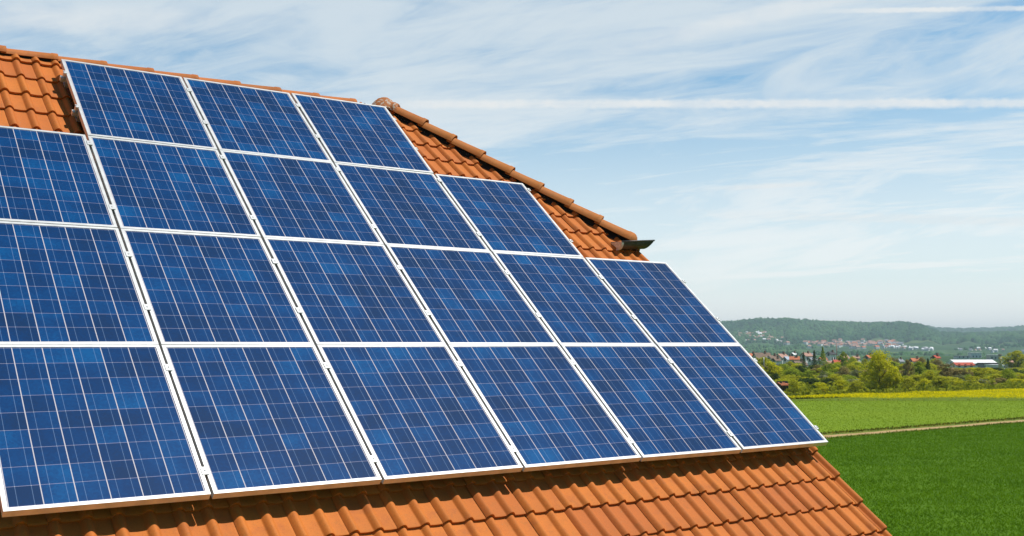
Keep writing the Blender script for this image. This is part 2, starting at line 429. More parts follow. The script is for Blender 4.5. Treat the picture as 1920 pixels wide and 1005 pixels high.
# walls
ze = L(0, VST + .3, NB - .12); yw = ze.y
w = MB(); ux0, ux1 = -4.85, 4.86; y0, y1 = yw, 2 * HR - yw
hz = B3.z - .22; yh = B3.y
prof_w = [(y0, 0), (y1, 0), (y1, ze.z), (2 * HR - yh, hz), (yh, hz), (y0, ze.z)]
w.add([(ux1, y, z) for y, z in prof_w] + [(ux0, y, z) for y, z in prof_w],
      [tuple(range(6)), tuple(range(11, 5, -1))] + [(i, 6 + i, 6 + (i + 1) % 6, (i + 1) % 6) for i in range(6)])
w.build('wall', WALLM, HOUSE)
# short half-round gutter at the hip eave
gut = MB(); g0 = L(4.745, 1.605, NB + .085); g1 = L(5.17, 1.605, NB + .085) + Vector((0, 0, .035))
gd = (g1 - g0).normalized(); gs = Vector((0, -1, 0)); gu = gd.cross(gs).normalized()
if gu.z < 0: gu = -gu
rr = .076; n = 12; vs = []
for th in (0, .006):
    for s in (0, 1):
        for k in range(n + 1):
            a = math.pi + math.pi * k / n
            tp = .03 * (1 + math.sin(a)) if s else 0                 # end cut back a little towards the bottom
            vs.append(g0.lerp(g1, s) - gd * ((-.0 if not s else .075 * (-math.sin(a)))) + gs * math.cos(a) * (rr - th) + gu * math.sin(a) * (rr - th))
m = n + 1
gut.add(vs[:2 * m], [(k, k + 1, m + k + 1, m + k) for k in range(n)], 0, .5, True)
gut.add(vs[2 * m:], [(m + k, m + k + 1, k + 1, k) for k in range(n)], 0, .5, True)
gut.add(vs[m:2 * m] + vs[3 * m:], [(k, k + 1, m + k + 1, m + k) for k in range(n)])
for s in (-1, 1):                                                   # beaded lips
    gut.tube([g0 + gs * s * rr, g1 + gs * s * rr], .008, 8)
go = gut.build('gutter', ZINC, HOUSE); go['label'] = 'short dark half-round gutter at the end of the hip'
cap = MB()
cap.add([g0 - gd * .004 + gs * math.cos(math.pi + math.pi * k / n) * (rr + .004) + gu * math.sin(math.pi + math.pi * k / n) * (rr + .004) for k in range(n + 1)], [tuple(range(n + 1))])
cap.add([g0 + gd * .022 + gs * math.cos(math.pi + math.pi * k / n) * (rr + .004) + gu * math.sin(math.pi + math.pi * k / n) * (rr + .004) for k in range(n + 1)]
        + [g0 - gd * .004 + gs * math.cos(math.pi + math.pi * k / n) * (rr + .004) + gu * math.sin(math.pi + math.pi * k / n) * (rr + .004) for k in range(n + 1)],
        [(k, k + 1, m + k + 1, m + k) for k in range(n)], 0, .5, True)
cap.build('end_cap', ZINCL, go)
br = MB()
br.box(4.86, 4.92, -.03, .03, 0, 1, xf=lambda x, y, z: L(x, 1.60 + y, NB + .0 + z * .07))
br.box(5.00, 5.05, -.03, .03, 0, 1, xf=lambda x, y, z: L(x, 1.60 + y, NB + .0 + z * .07))
br.build('gutter_bracket', ZINC, HOUSE)

# ------------------------------------------------------------------ solar panels
FW, FT = 0.0212, 0.040                                            # frame face width and depth
PW, PH = PU - 0.020, PV - 0.004
CX, CY = (PW - 2 * FW - .010) / 6, (PH - 2 * FW - .010) / 9
def cell_mat():
    m, nt, bs = newmat('polycrystalline_cells')
    tc = nt.nodes.new('ShaderNodeTexCoord'); oi = nt.nodes.new('ShaderNodeObjectInfo')
    sp = nt.nodes.new('ShaderNodeSeparateXYZ'); nt.links.new(tc.outputs['Object'], sp.inputs[0])
    x = mth(nt, 'DIVIDE', mth(nt, 'SUBTRACT', sp.outputs[0], FW + .005), CX)
    y = mth(nt, 'DIVIDE', mth(nt, 'SUBTRACT', sp.outputs[1], FW + .005), CY)
    ix, iy = mth(nt, 'FLOOR', x), mth(nt, 'FLOOR', y)
    fx, fy = mth(nt, 'FRACT', x), mth(nt, 'FRACT', y)
    # distance to the nearest cell border in metres
    ex = mth(nt, 'MULTIPLY', mth(nt, 'MINIMUM', fx, mth(nt, 'SUBTRACT', 1.0, fx)), CX)
    ey = mth(nt, 'MULTIPLY', mth(nt, 'MINIMUM', fy, mth(nt, 'SUBTRACT', 1.0, fy)), CY)
    gx = mth(nt, 'LESS_THAN', ex, .0025); gy = mth(nt, 'LESS_THAN', ey, .0014)
    bx = mth(nt, 'MINIMUM', mth(nt, 'ABSOLUTE', mth(nt, 'SUBTRACT', fx, .27)), mth(nt, 'ABSOLUTE', mth(nt, 'SUBTRACT', fx, .745)))
    bus = mth(nt, 'LESS_THAN', mth(nt, 'MULTIPLY', bx, CX), .0013)
    cb = nt.nodes.new('ShaderNodeCombineXYZ'); nt.links.new(ix, cb.inputs[0]); nt.links.new(iy, cb.inputs[1])
    nt.links.new(mth(nt, 'MULTIPLY', oi.outputs['Random'], 91.7), cb.inputs[2])
    wn = nt.nodes.new('ShaderNodeTexWhiteNoise'); wn.noise_dimensions = '3D'; nt.links.new(cb.outputs[0], wn.inputs[0])
    tone = wn.outputs[0]
    off = vmth(nt, 'ADD', tc.outputs['Object'], vmth(nt, 'MULTIPLY', cb.outputs[0], (0, 0, 1)))
    slow = noise(nt, off, 3.2, 2, .5)  # broad lighter blotches, a sheen painted into the cell colour
    v = mth(nt, 'ADD', mth(nt, 'MULTIPLY', mth(nt, 'POWER', tone, 1.4), .62), mth(nt, 'MULTIPLY', mth(nt, 'SUBTRACT', slow, .38), 1.1))
    vo = nd(nt, 'ShaderNodeTexVoronoi', None, Scale=85.0); nt.links.new(off, vo.inputs['Vector'])
    gsp = nt.nodes.new('ShaderNodeSeparateColor'); nt.links.new(vo.outputs['Color'], gsp.inputs[0])
    v = mth(nt, 'ADD', v, mth(nt, 'MULTIPLY', mth(nt, 'SUBTRACT', gsp.outputs[0], .5), .22), clamp=True)
    cr = nt.nodes.new('ShaderNodeValToRGB'); nt.links.new(v, cr.inputs[0])
    e = cr.color_ramp.elements; e[0].position = 0; e[0].color = (0.0040, 0.029, 0.096, 1); e[1].position = 1; e[1].color = (0.0012, 0.080, 0.240, 1)
    q = e.new(.35); q.color = (0.0015, 0.036, 0.132, 1)
    q = e.new(.65); q.color = (0.0012, 0.050, 0.172, 1)
    cell = cr.outputs[0]
    bcol = mix(nt, .55, cell, (.20, .30, .48))
    c = mix(nt, mth(nt, 'MULTIPLY', bus, .85), cell, bcol)
    c = mix(nt, gy, c, (.23, .23, .34))
    c = mix(nt, mth(nt, 'MULTIPLY', gy, bus), c, (.62, .55, .50))  # glints painted as bright dots where busbars cross the gap lines
    c = mix(nt, gx, c, (.52, .48, .51))
    nt.links.new(c, bs.inputs['Base Color'])
    bs.inputs['Roughness'].default_value = .42; bs.inputs['Specular IOR Level'].default_value = .08
    bs.inputs['Coat Weight'].default_value = .22; bs.inputs['Coat Roughness'].default_value = .08; bs.inputs['Coat IOR'].default_value = 1.3
    return m
CELLS = cell_mat()
fb = MB()
for x0, x1, y0, y1 in ((0, FW, 0, PH), (PW - FW, PW, 0, PH), (FW, PW - FW, 0, FW), (FW, PW - FW, PH - FW, PH)):
    fb.box(x0, x1, y0, y1, -FT, 0)
fme = fb.mesh('frame', ALU)
gb = MB(); gb.box(FW - .001, PW - FW + .001, FW - .001, PH - FW + .001, -.009, -.0035); gme = gb.mesh('glass_pane', CELLS)
jb = MB(); jb.box(PW / 2 - .06, PW / 2 + .06, PH - .16, PH - .06, -.035, -.0095); jme = jb.mesh('junction_box', FELT)
SLM = HM @ Matrix.Translation((0, 0, P0.z)) @ Matrix.Rotation(SL, 4, 'X')      # (u, v, n) -> world
ORD = ['leftmost', 'second from left', 'third from left', 'fourth from left', 'fifth from left', 'rightmost']
rows = [(-1, 5, 'bottom row'), (-1, 5, 'second row up'), (-1, 4, 'third row up'), (0, 3, 'top row')]
for r, (i0, i1, rn) in enumerate(rows):
    for i in range(i0, i1):
        k = i - i0
        pos = 'rightmost' if i == i1 - 1 else ORD[k]
        if r == 3 and k == 1: pos = 'middle one'
        lab = 'blue solar panel, %s in the %s on the tiled roof' % (pos, rn)
        if r == 3 and k == 0: lab = 'dark blue solar panel beside bare tiles, leftmost in the top row under the ridge'
        if r == 0 and i == 4: lab = 'blue solar panel at the bottom right corner, its edge against the green field'
        if r == 1 and i == 4: lab = 'blue solar panel rightmost in the second row up, its corner below the gutter'
        root = empty('solar_panel', (0, 0, 0), 0, lab, 'solar panel', 'solar panels in four rows on the roof')
        ju = rnd.uniform(-.0015, .0015); jv = rnd.uniform(-.001, .001)
        root.matrix_world = SLM @ Matrix.Translation((i * PU + .010 + ju, (r - 1) * PV + .002 + jv, 0)) @ Matrix.Rotation(R(rnd.uniform(-.25, .25)), 4, 'Y') @ Matrix.Rotation(R(rnd.uniform(-.15, .15)), 4, 'X')
        for nm, me in (('frame', fme), ('glass_pane', gme), ('junction_box', jme)):
            o = bpy.data.objects.new(nm, me); COL.objects.link(o); o.parent = root
# mounting rails with clamps and roof hooks
RV = [(-1.033, 0), (-.209, 0), (.349, 1), (.898, 1), (1.439, 2), (2.274, 2), (2.81, 3), (3.352, 3)]
RL = ['lower', 'upper']
for q, (rv, r) in enumerate(RV):
    i0, i1, rn = rows[r]
    root = empty('mounting_rail', (0, 0, 0), 0, 'aluminium rail with clamps, %s of two under the %s of panels' % (RL[q % 2], rn.replace(' row up', ' row up')), 'rail', 'rails carrying the solar panels')
    root.matrix_world = SLM @ Matrix.Translation((i0 * PU, rv, 0))
    b = MB(); ln = (i1 - i0) * PU
    b.box(-.025, ln + .025, -.019, .019, -FT - .036, -FT - .0015)
    b.box(-.0252, ln + .0252, -.006, .006, -FT - .0360, -FT - .0010)
    b.build('rail_bar', ALU, root)
    for i in range(i1 - i0 + 1):
        u = i * PU; c = MB()
        if 0 < i < i1 - i0:
            c.box(u - .019, u + .019, -.027, .027, .0015, .0060)
            c.box(u - .006, u + .006, -.020, .020, -FT - .001, .0015)
            c.tube([(u, 0, .005), (u, 0, .0080)], .0060, 8)
        else:
            s = -1 if i == 0 else 1
            c.box(u - .016 if s > 0 else u - .010, u + .010 if s > 0 else u + .016, -.020, .020, .0015, .0065)
            c.box(u + s * .004 - .005, u + s * .004 + .005, -.018, .018, -FT - .001, .0015)
            c.tube([(u + s * .003, 0, .006), (u + s * .003, 0, .0110)], .0060, 8)
        c.build('module_clamp', ALU, root)
    nh = max(3, (i1 - i0) * 2)
    for i in range(nh):
        u = (i + .5) * ln / nh + (0.06 if q % 2 else -.03); hk = MB()
        if i == 0 and r == 3: u = .03
        hk.box(u - .014, u + .014, -.024, -.019, NB + .055, -FT - .004)
        hk.box(u - .014, u + .014, -.0242, .10, NB + .049, NB + .055)
        hk.tube([(u, -.024, -FT - .018), (u, -.036, -FT - .018)], .009, 6)
        hk.build('roof_hook', STEEL, root)

exec_rest = True
# ------------------------------------------------------------------ terrain
def crest(az):                                                   # skyline height over the horizon in px of the 1920 picture, by azimuth (deg)
    xs = [-60, -30, -10, 0, 5, 9, 11.6, 13.1, 14.6, 16.7, 18.6, 20.1, 21.2, 21.6, 22.6, 24, 25.7, 30, 40, 60]
    ys = [10, 16, 22, 25, 28, 33, 38, 43, 42.5, 36.5, 34.5, 35.5, 31, 27.5, 25.5, 26, 29, 27, 22, 12]
    return float(np.interp(az, xs, ys))
def terrain(x, y):
    r = math.hypot(x, y)
    if r < 190: return 0.0
    az = math.degrees(math.atan2(x, y))
    f = lambda a, b: (lambda t: t * t * (3 - 2 * t))(min(1, max(0, (r - a) / (b - a))))
    z = -4.0 * f(190, 650) - 7.0 * f(900, 2000)
    c = crest(az) if abs(az) < 75 else 8
    near = 1.0 if az < 20.8 else max(0.62, 1 - (az - 20.8) * .28)
    top = c / FPX * 4300 * near + GZ + 11
    n = math.sin(az * 3.1 + r * .0016) * 5 + math.sin(az * 7.3 - r * .0031) * 2.5
    foot = 17 * f(2200, 3100)
    z += foot * (top > 30) + max(0, top - 17) * f(2950, 4300) * 1.0 - max(0, top) * .5 * f(4500, 5600) + n * f(2600, 3300) * (1 - f(3600, 4200))
    far = (c / FPX * 6600 + 18) * f(5300, 6600)
    if r > 5000: z = max(z, -10 + far) if r < 7000 else z * .2 - 10 + far
    return z
def ground_mat():
    m, nt, bs = newmat('land')
    g = nt.nodes.new('ShaderNodeNewGeometry'); P = g.outputs['Position']
    r = vmth(nt, 'LENGTH', P)
    n1 = noise(nt, P, .02, 5, .6); n2 = noise(nt, P, .35, 5, .7)
    near = mix(nt, smooth(nt, n2, .35, .65), (.060, .115, .018), (.095, .150, .028))
    mp = vmth(nt, 'MULTIPLY', P, (1 / 420, 1 / 260, 0))
    vo = nd(nt, 'ShaderNodeTexVoronoi', None, Scale=1.0); nt.links.new(mp, vo.inputs['Vector'])
    cr = nt.nodes.new('ShaderNodeValToRGB'); cr.color_ramp.interpolation = 'CONSTANT'
    sc = nt.nodes.new('ShaderNodeSeparateColor'); nt.links.new(vo.outputs['Color'], sc.inputs[0]); nt.links.new(sc.outputs[0], cr.inputs[0])
    cols = [(.050, .120, .035), (.075, .150, .040), (.150, .200, .045), (.045, .095, .040), (.110, .170, .050)]
    e = cr.color_ramp.elements; e[0].color = (*cols[0], 1); e[1].position = .2; e[1].color = (*cols[1], 1)
    for i, p in ((2, .42), (3, .6), (4, .82)): e.new(p).color = (*cols[i], 1)
    wood = mix(nt, smooth(nt, noise(nt, P, .012, 6, .7), .35, .65), (.020, .060, .026), (.060, .125, .040))
    far = mix(nt, smooth(nt, noise(nt, P, .0022, 4, .6), .47, .56), cr.outputs[0], wood)
    far = mix(nt, smooth(nt, r, 3150, 3700), far, wood)
    far = mix(nt, smooth(nt, n1, .3, .7, 0, .3), far, (.030, .060, .020))
    nt.links.new(mix(nt, smooth(nt, r, 450, 800), near, far), bs.inputs['Base Color'])
    bs.inputs['Roughness'].default_value = .95; bs.inputs['Specular IOR Level'].default_value = .05
    return m
def build_ground():
    rs = [0, 20, 45, 80, 120, 160, 190] + list(np.linspace(215, 650, 16)) + list(np.linspace(720, 2200, 18)) + list(np.linspace(2260, 4700, 50)) + list(np.linspace(4800, 7200, 24)) + [7700, 8300, 9000]
    azs = list(np.linspace(-40, 60, 401))[:-1] + list(np.linspace(60, 320, 121))[:-1]
    vs = [(0, 0, 0)]; fs = []; na = len(azs)
    for r in rs[1:]:
        for a in azs:
            aa = R(a); x, y = r * math.sin(aa), r * math.cos(aa); vs.append((x, y, terrain(x, y)))
    for k in range(na): fs.append((0, 1 + (k + 1) % na, 1 + k))
    for i in range(len(rs) - 2):
        for k in range(na):
            a, b_ = 1 + i * na + k, 1 + i * na + (k + 1) % na
            fs.append((a, b_, b_ + na, a + na))
    b = MB(); b.add(vs, fs, 0, .5, True)
    tag(b.build('terrain', ground_mat()), kind='structure')
build_ground()

# ------------------------------------------------------------------ fields (sheets on the flat land behind the house)
rng = np.random.default_rng(5)
def field_mat(name, ca, cb, cc, s1, s2, stretch=(1, 1, 1), fine=20.0, bump=.5):
    m, nt, bs = newmat(name)
    g = nt.nodes.new('ShaderNodeNewGeometry'); P = vmth(nt, 'MULTIPLY', g.outputs['Position'], stretch)
    c = mix(nt, smooth(nt, noise(nt, P, s1, 5, .65), .35, .65), ca, cb)
    c = mix(nt, smooth(nt, noise(nt, P, s2, 4, .7), .5, .75, 0, .8), c, cc)
    f = noise(nt, g.outputs['Position'], fine, 3, .7)
    c = mix(nt, smooth(nt, f, .45, .8, 0, .6), c, cc)
    nt.links.new(c, bs.inputs['Base Color']); bs.inputs['Roughness'].default_value = .9; bs.inputs['Specular IOR Level'].default_value = .08
    b = nd(nt, 'ShaderNodeBump', None, Strength=bump, Distance=.08, Height=f); nt.links.new(b.outputs[0], bs.inputs['Normal'])
    return m
def leafmat(name, ca, cb, cc=None, trans=.42):
    """leaf material; each leaf clump has its own tone"""
    m, nt, bs = newmat(name)
    t = attr(nt); c = mix(nt, t, ca, cb)
    if cc: c = mix(nt, smooth(nt, t, .86, .97), c, cc)
    g = nt.nodes.new('ShaderNodeNewGeometry')
    c = mix(nt, smooth(nt, noise(nt, g.outputs['Position'], .9, 3, .6), .4, .7, 0, .4), c, ca)
    out = nt.nodes['Material Output']; nt.nodes.remove(bs)
    df = nt.nodes.new('ShaderNodeBsdfDiffuse'); tr = nt.nodes.new('ShaderNodeBsdfTranslucent'); mx = nt.nodes.new('ShaderNodeMixShader')
    nt.links.new(c, df.inputs[0]); nt.links.new(c, tr.inputs[0]); mx.inputs[0].default_value = trans
    nt.links.new(df.outputs[0], mx.inputs[1]); nt.links.new(tr.outputs[0], mx.inputs[2]); nt.links.new(mx.outputs[0], out.inputs[0])
    return m
def fast_mesh(name, verts, faces, tones, mat):
    """numpy arrays -> mesh; faces all with the same number of corners"""
    me = bpy.data.meshes.new(name); nf, k = faces.shape
    me.vertices.add(len(verts)); me.vertices.foreach_set('co', verts.astype(np.float32).ravel())
    me.loops.add(nf * k); me.loops.foreach_set('vertex_index', faces.astype(np.int32).ravel())
    me.polygons.add(nf); me.polygons.foreach_set('loop_start', np.arange(0, nf * k, k, dtype=np.int32))
    me.polygons.foreach_set('loop_total', np.full(nf, k, np.int32))
    me.materials.append(mat); me.update(calc_edges=True)
    a = me.attributes.new('tone', 'FLOAT', 'FACE'); a.data.foreach_set('value', tones.astype(np.float32))
    return me
def blades(pts, hmin, hmax, wid, lean):
    """one triangle leaf per point"""
    n = len(pts); h = rng.uniform(hmin, hmax, n); a = rng.uniform(0, 2 * np.pi, n)
    d = np.stack([np.cos(a), np.sin(a), np.zeros(n)], 1) * (wid * rng.uniform(.6, 1.3, n))[:, None]
    la = rng.uniform(0, 2 * np.pi, n); l = np.stack([np.cos(la), np.sin(la), np.zeros(n)], 1) * (lean * h * rng.uniform(.2, 1, n))[:, None]
    top = pts + l; top[:, 2] += h
    v = np.stack([pts - d, pts + d, top], 1).reshape(-1, 3)
    return v, np.arange(3 * n).reshape(n, 3)
PA, PB = Vector((24.5, 82.4, 0)), Vector((47.2, 99.0, 0)); PD = (PB - PA).normalized(); PN = Vector((-PD.y, PD.x, 0))
def on_path(s, off): return PA + PD * s + PN * off
def sheet_obj(name, pts, z, mat):
    b = MB(); b.add([(p[0], p[1], z) for p in pts], [tuple(range(len(pts)))])
    return tag(b.build(name, mat), kind='structure')
GREEN_DK = field_mat('young_cereal', (.062, .140, .006), (.090, .180, .008), (.105, .20, .010), .12, .5, (1, 2.2, 1), 9.0)
GREEN_LT = field_mat('meadow_field', (.160, .245, .009), (.185, .270, .011), (.140, .225, .009), .05, .4, (1, 1.6, 1), 7.0, .15)
TRACK = field_mat('dry_earth', (.42, .29, .13), (.47, .33, .16), (.36, .25, .11), .6, 2.0, (1, 1, 1), 14.0)
VERGEG = field_mat('rough_grass', (.10, .16, .016), (.20, .20, .03), (.05, .10, .010), .8, 2.5, (1, 1, 1), 10.0)
fa, fb_ = on_path(-75, -1.3), on_path(140, -1.3)
sheet_obj('cereal_field', [(-60, -40), (120, -40), (190, 60), fb_.to_tuple()[:2], fa.to_tuple()[:2]], .004, GREEN_DK)
sheet_obj('meadow', [on_path(-75, 2.0), on_path(140, 2.0), (150, 134), (-60, 136)], .004, GREEN_LT)
# farm track with irregular edges
b = MB(); vs = []; ns = 260
for i in range(ns + 1):
    s = -75 + 215 * i / ns
    vs += [on_path(s, -.42 + .10 * math.sin(s * .9) + rnd.uniform(-.08, .08)), on_path(s, .60 + .12 * math.sin(s * .5 + 2) + rnd.uniform(-.08, .08))]
b.add([(p.x, p.y, .012) for p in vs], [(2 * i, 2 * i + 2, 2 * i + 3, 2 * i + 1) for i in range(ns)])
tag(b.build('farm_track', TRACK), kind='structure')
sheet_obj('track_verge', [on_path(-75, -1.4), on_path(140, -1.4), on_path(140, 2.1), on_path(-75, 2.1)], .008, VERGEG)
# crop leaves in the nearer field
def in_view(p, m=6): return (p[:, 0] < p[:, 1] * .52 + m) & (p[:, 0] > p[:, 1] * .07 - m)
n = 640000
y = 30 + (rng.random(n) ** 1.25) * 80; x = rng.uniform(-6, 64, n)
p = np.stack([x, y, np.zeros(n)], 1); off = (p[:, 0] - PA.x) * PN.x + (p[:, 1] - PA.y) * PN.y
p = p[in_view(p, 5) & (off < -1.1)]
row = np.sin(p[:, 1] * 1.3 + p[:, 0] * .15 + np.sin(p[:, 0] * .31) * 1.2) * .5 + .5
clump = np.sin(p[:, 0] * .9 + np.sin(p[:, 1] * .7) * 2) * np.sin(p[:, 1] * 1.1 + np.sin(p[:, 0] * .5) * 2) * .5 + .5
streak = np.sin(p[:, 1] * .42 + np.sin(p[:, 0] * .11) * 1.6 + np.sin(p[:, 0] * .05 + p[:, 1] * .09) * 2.2) * .5 + .5
streak = .65 * streak ** .6 + .35 * (np.sin(p[:, 1] * 1.7 + np.sin(p[:, 0] * .23) * 2.1) * .5 + .5)
v, f = blades(p, .05, .14, .024, 1.7)
v[2::3, 2] *= (.75 + .5 * clump)
CROP = leafmat('cereal_leaf', (.082, .185, .005), (.155, .290, .010))
o = bpy.data.objects.new('cereal_crop', fast_mesh('cereal_crop', v, f, np.clip(.28 * rng.random(len(f)) + .30 * clump + .42 * streak, 0, 1), CROP)); COL.objects.link(o)
tag(o, 'dense dark green young cereal leaves covering the near field', 'crop', kind='stuff')
# meadow tufts
n = 140000
p = np.stack([rng.uniform(-4, 100, n), rng.uniform(75, 134.5, n), np.zeros(n)], 1); off = (p[:, 0] - PA.x) * PN.x + (p[:, 1] - PA.y) * PN.y
p = p[in_view(p, 6) & (off > 1.9)]
v, f = blades(p, .03, .07, .04, 1.8)
MEAD = leafmat('meadow_blade', (.160, .245, .009), (.195, .280, .012))
o = bpy.data.objects.new('meadow_grass', fast_mesh('meadow_grass', v, f, rng.random(len(f)), MEAD)); COL.objects.link(o)
tag(o, 'bright yellow-green short grass on the field beyond the dirt track', 'grass', kind='stuff')
# weeds along the track
n = 7000; s = rng.uniform(-15, 90, n); sd = np.where(rng.random(n) < .3, rng.normal(-1.15, .18, n), rng.normal(1.75, .3, n))
p = np.stack([PA.x + PD.x * s + PN.x * sd, PA.y + PD.y * s + PN.y * sd, np.zeros(n)], 1)
v, f = blades(p, .05, .22, .05, .8)
o = bpy.data.objects.new('track_weeds', fast_mesh('track_weeds', v, f, rng.random(len(f)), leafmat('weed_leaf', (.055, .10, .010), (.24, .20, .03), (.55, .42, .03)))); COL.objects.link(o)
tag(o, 'straggling weeds and dry grass along the dirt track', 'weeds', kind='stuff')
# rapeseed in bloom: a body of stems with a flowering canopy
RA, RB = Vector((35.2, 137.4, 0)), Vector((78, 161, 0))
def rape_far(x): return 137.2 + (x - 35.2) * (161 - 137.2) / (78 - 35.2)
n = 230000
p = np.stack([rng.uniform(28, 140, n), rng.uniform(134.2, 195, n), np.zeros(n)], 1)
p = p[(p[:, 1] < rape_far(p[:, 0]) + .5 * np.sin(p[:, 0] * .8)) & in_view(p, 10)]
front_ = (p[:, 1] - 134.2) < .5
hh = .50 + .07 * np.sin(p[:, 0] * .35 + np.sin(p[:, 1] * .3) * 2)
p[:, 2] = hh * rng.uniform(.62, 1.06, len(p))
p[front_, 2] = rng.uniform(0, .55, front_.sum())
v, f = blades(p, .04, .12, .085, 1.6)
zt = p[:, 2] / hh
tn = np.clip((zt - .42) * 3.4 + rng.normal(0, .16, len(p)), 0, 1)
RAPE = leafmat('rapeseed_flower', (.18, .22, .016), (.95, .78, .005), None, .40)
o = bpy.data.objects.new('rapeseed_crop', fast_mesh('rapeseed_crop', v, f, tn, RAPE)); COL.objects.link(o)
tag(o, 'strip of yellow flowering rapeseed in front of the trees', 'crop', kind='stuff')
RGROUND = field_mat('rapeseed_green', (.085, .150, .014), (.12, .19, .018), (.30, .26, .012), .5, 1.5, (1, 1, 1), 6.0)
sheet_obj('rapeseed_field', [(30.5, 134.1), (150, 134.1), (150, rape_far(150)), (30.5, rape_far(30.5))], .016, RGROUND)

# ------------------------------------------------------------------ trees
BARK = plain('bark', (.075, .055, .038), .95, var=.35, scale=3)
LEAF = {
 'yellow': leafmat('leaf_yellow_green', (.50, .50, .013), (.74, .69, .034)),
 'olive': leafmat('leaf_olive', (.39, .40, .020), (.62, .60, .046)),
 'green': leafmat('leaf_mid_green', (.27, .35, .026), (.48, .54, .056)),
 'dark': leafmat('leaf_dark_green', (.045, .082, .020), (.12, .17, .042)),
 'brown': leafmat('leaf_brown_bud', (.28, .225, .075), (.47, .39, .145)),
 'pale': leafmat('leaf_pale_blossom', (.17, .20, .06), (.42, .42, .22), (.70, .68, .54)),
}
def crown_mesh(shape, mat, seed, nleaf):
    """unit crown (height 1, radius about .5) of many small leaf clumps on lumpy lobes"""
    g = np.random.default_rng(seed); pts = []; nor = []; tone = []
    if shape == 'cone':
        n = nleaf; h = g.random(n) ** .8; tier = np.floor(h * 9) / 9; rr = .30 * (1 - h) * (.55 + .65 * (1 - (h - tier) * 9)) + .015
        a = g.uniform(0, 2 * np.pi, n); q = np.sqrt(g.uniform(.35, 1, n)) * rr
        P = np.stack([q * np.cos(a), q * np.sin(a), .04 + h * .95], 1); N = np.stack([np.cos(a), np.sin(a), np.full(n, .4)], 1)
        T = g.random(n)
    else:
        k = {'round': 44, 'tall': 80, 'bush': 30, 'loose': 46}[shape]
        Ps, Ns, Ts = [], [], []
        for i in range(k):
            a = g.uniform(0, 2 * np.pi); w = g.random() ** .5; hz = g.random()
            env = {'round': math.sin(math.pi * min(1, .12 + hz * .88)) ** .55, 'tall': (1 - abs(hz - .40) * 1.25), 'bush': math.cos(hz * 1.35), 'loose': math.sin(math.pi * min(1, .1 + hz * .85)) ** .7}[shape]
            c = np.array([math.cos(a) * w * .36 * env, math.sin(a) * w * .36 * env, {'bush': .12, 'round': .2, 'tall': .10, 'loose': .22}[shape] + hz * {'bush': .68, 'round': .64, 'tall': .78, 'loose': .62}[shape]])
            r = g.uniform(.045, .085) + .13 * g.random() ** 2.2; r *= (1.05 if shape != 'loose' else .8); c[:2] *= g.uniform(.75, 1.25); m = int(nleaf / k)
            d = g.normal(size=(m, 3)); d /= np.linalg.norm(d, axis=1)[:, None]
            q = r * g.uniform(.55, 1.08, m) ** .6
            Ps.append(c + d * q[:, None] * np.array([1, 1, .85])); Ns.append(d); Ts.append(np.clip(g.normal(.5, .16) + g.normal(0, .18, m), 0, 1))
        P, N, T = np.concatenate(Ps), np.concatenate(Ns), np.concatenate(Ts)
        P[:, 2] = np.maximum(P[:, 2], .01)
    n = len(P); N = N + g.normal(0, .55, (n, 3)); N /= np.linalg.norm(N, axis=1)[:, None]
    up = np.cross(N, g.normal(size=(n, 3))); up /= np.linalg.norm(up, axis=1)[:, None]; sd = np.cross(N, up)
    s = g.uniform(.013, .031, n)[:, None] * (.7 if shape in ('cone', 'tall') else 1)
    v = np.stack([P - up * s, P + sd * s * .75, P + up * s, P - sd * s * .75], 1).reshape(-1, 3)
    return fast_mesh('crown', v, np.arange(4 * n).reshape(n, 4), T, LEAF[mat])
def trunk_mesh(shape):
    b = MB(); g = random.Random(hash(shape) % 1000 if False else len(shape))
    top = .9 if shape == 'cone' else (.35 if shape == 'bush' else .7)
    b.tube([(0, 0, -.08), (.004, .003, top * .35), (-.006, .006, top * .7), (0, 0, top)], [.024, .019, .012, .004], 7)
    if shape != 'cone':
        for i in range(6):
            a = i * 1.05 + g.random(); z = top * (.22 + .1 * i)
            b.tube([(0, 0, z), (math.cos(a) * .14, math.sin(a) * .14, z + .12), (math.cos(a) * .27, math.sin(a) * .27, z + .26)], [.010, .007, .002], 5)
    return b.mesh('trunk', BARK)
CM, TM = {}, {}
def tree(name, x, y, h, wd, shape, mat, var, label, group, cat='tree'):
    key = (shape, mat, var)
    if key not in CM: CM[key] = crown_mesh(shape, mat, hash(shape + mat) % 7 * 0 + var * 13 + len(shape) * 5 + len(mat), {'bush': 3400, 'cone': 2600, 'round': 5200, 'tall': 11000, 'loose': 3800}[shape])
    if shape not in TM: TM[shape] = trunk_mesh(shape)
    root = empty(name, (x, y, terrain(x, y) - .05), rnd.uniform(0, 6.28), label, cat, group)
    root.scale = (wd, wd, h)
    for nm, me in (('crown', CM[key]), ('trunk', TM[shape])):
        o = bpy.data.objects.new(nm, me); COL.objects.link(o); o.parent = root
    return root
def at(px, D): return ((px - 960) / FPX * D, D)
def topz(py, D): return GZ + (646.3 - py) / FPX * D
def ptree(name, px, py, wpx, D, shape, mat, var, label, group=None, cat='tree'):
    x, y = at(px, D); h = topz(py, D) - terrain(x, y)
    return tree(name, x, y, max(h, 1.2) * 1.03, wpx / FPX * D * 1.15, shape, mat, var, label, group, cat)
FG = 'bushes and trees in the belt behind the rapeseed'
ptree('leafy_tree', 1646, 657, 72, 158, 'tall', 'yellow', 0, 'tallest yellow-green leafy tree rising above the belt behind the rapeseed')
ptree('leafy_tree', 1671, 686, 36, 156, 'round', 'yellow', 1, 'low yellow-green tree growing against the right side of the tallest tree')
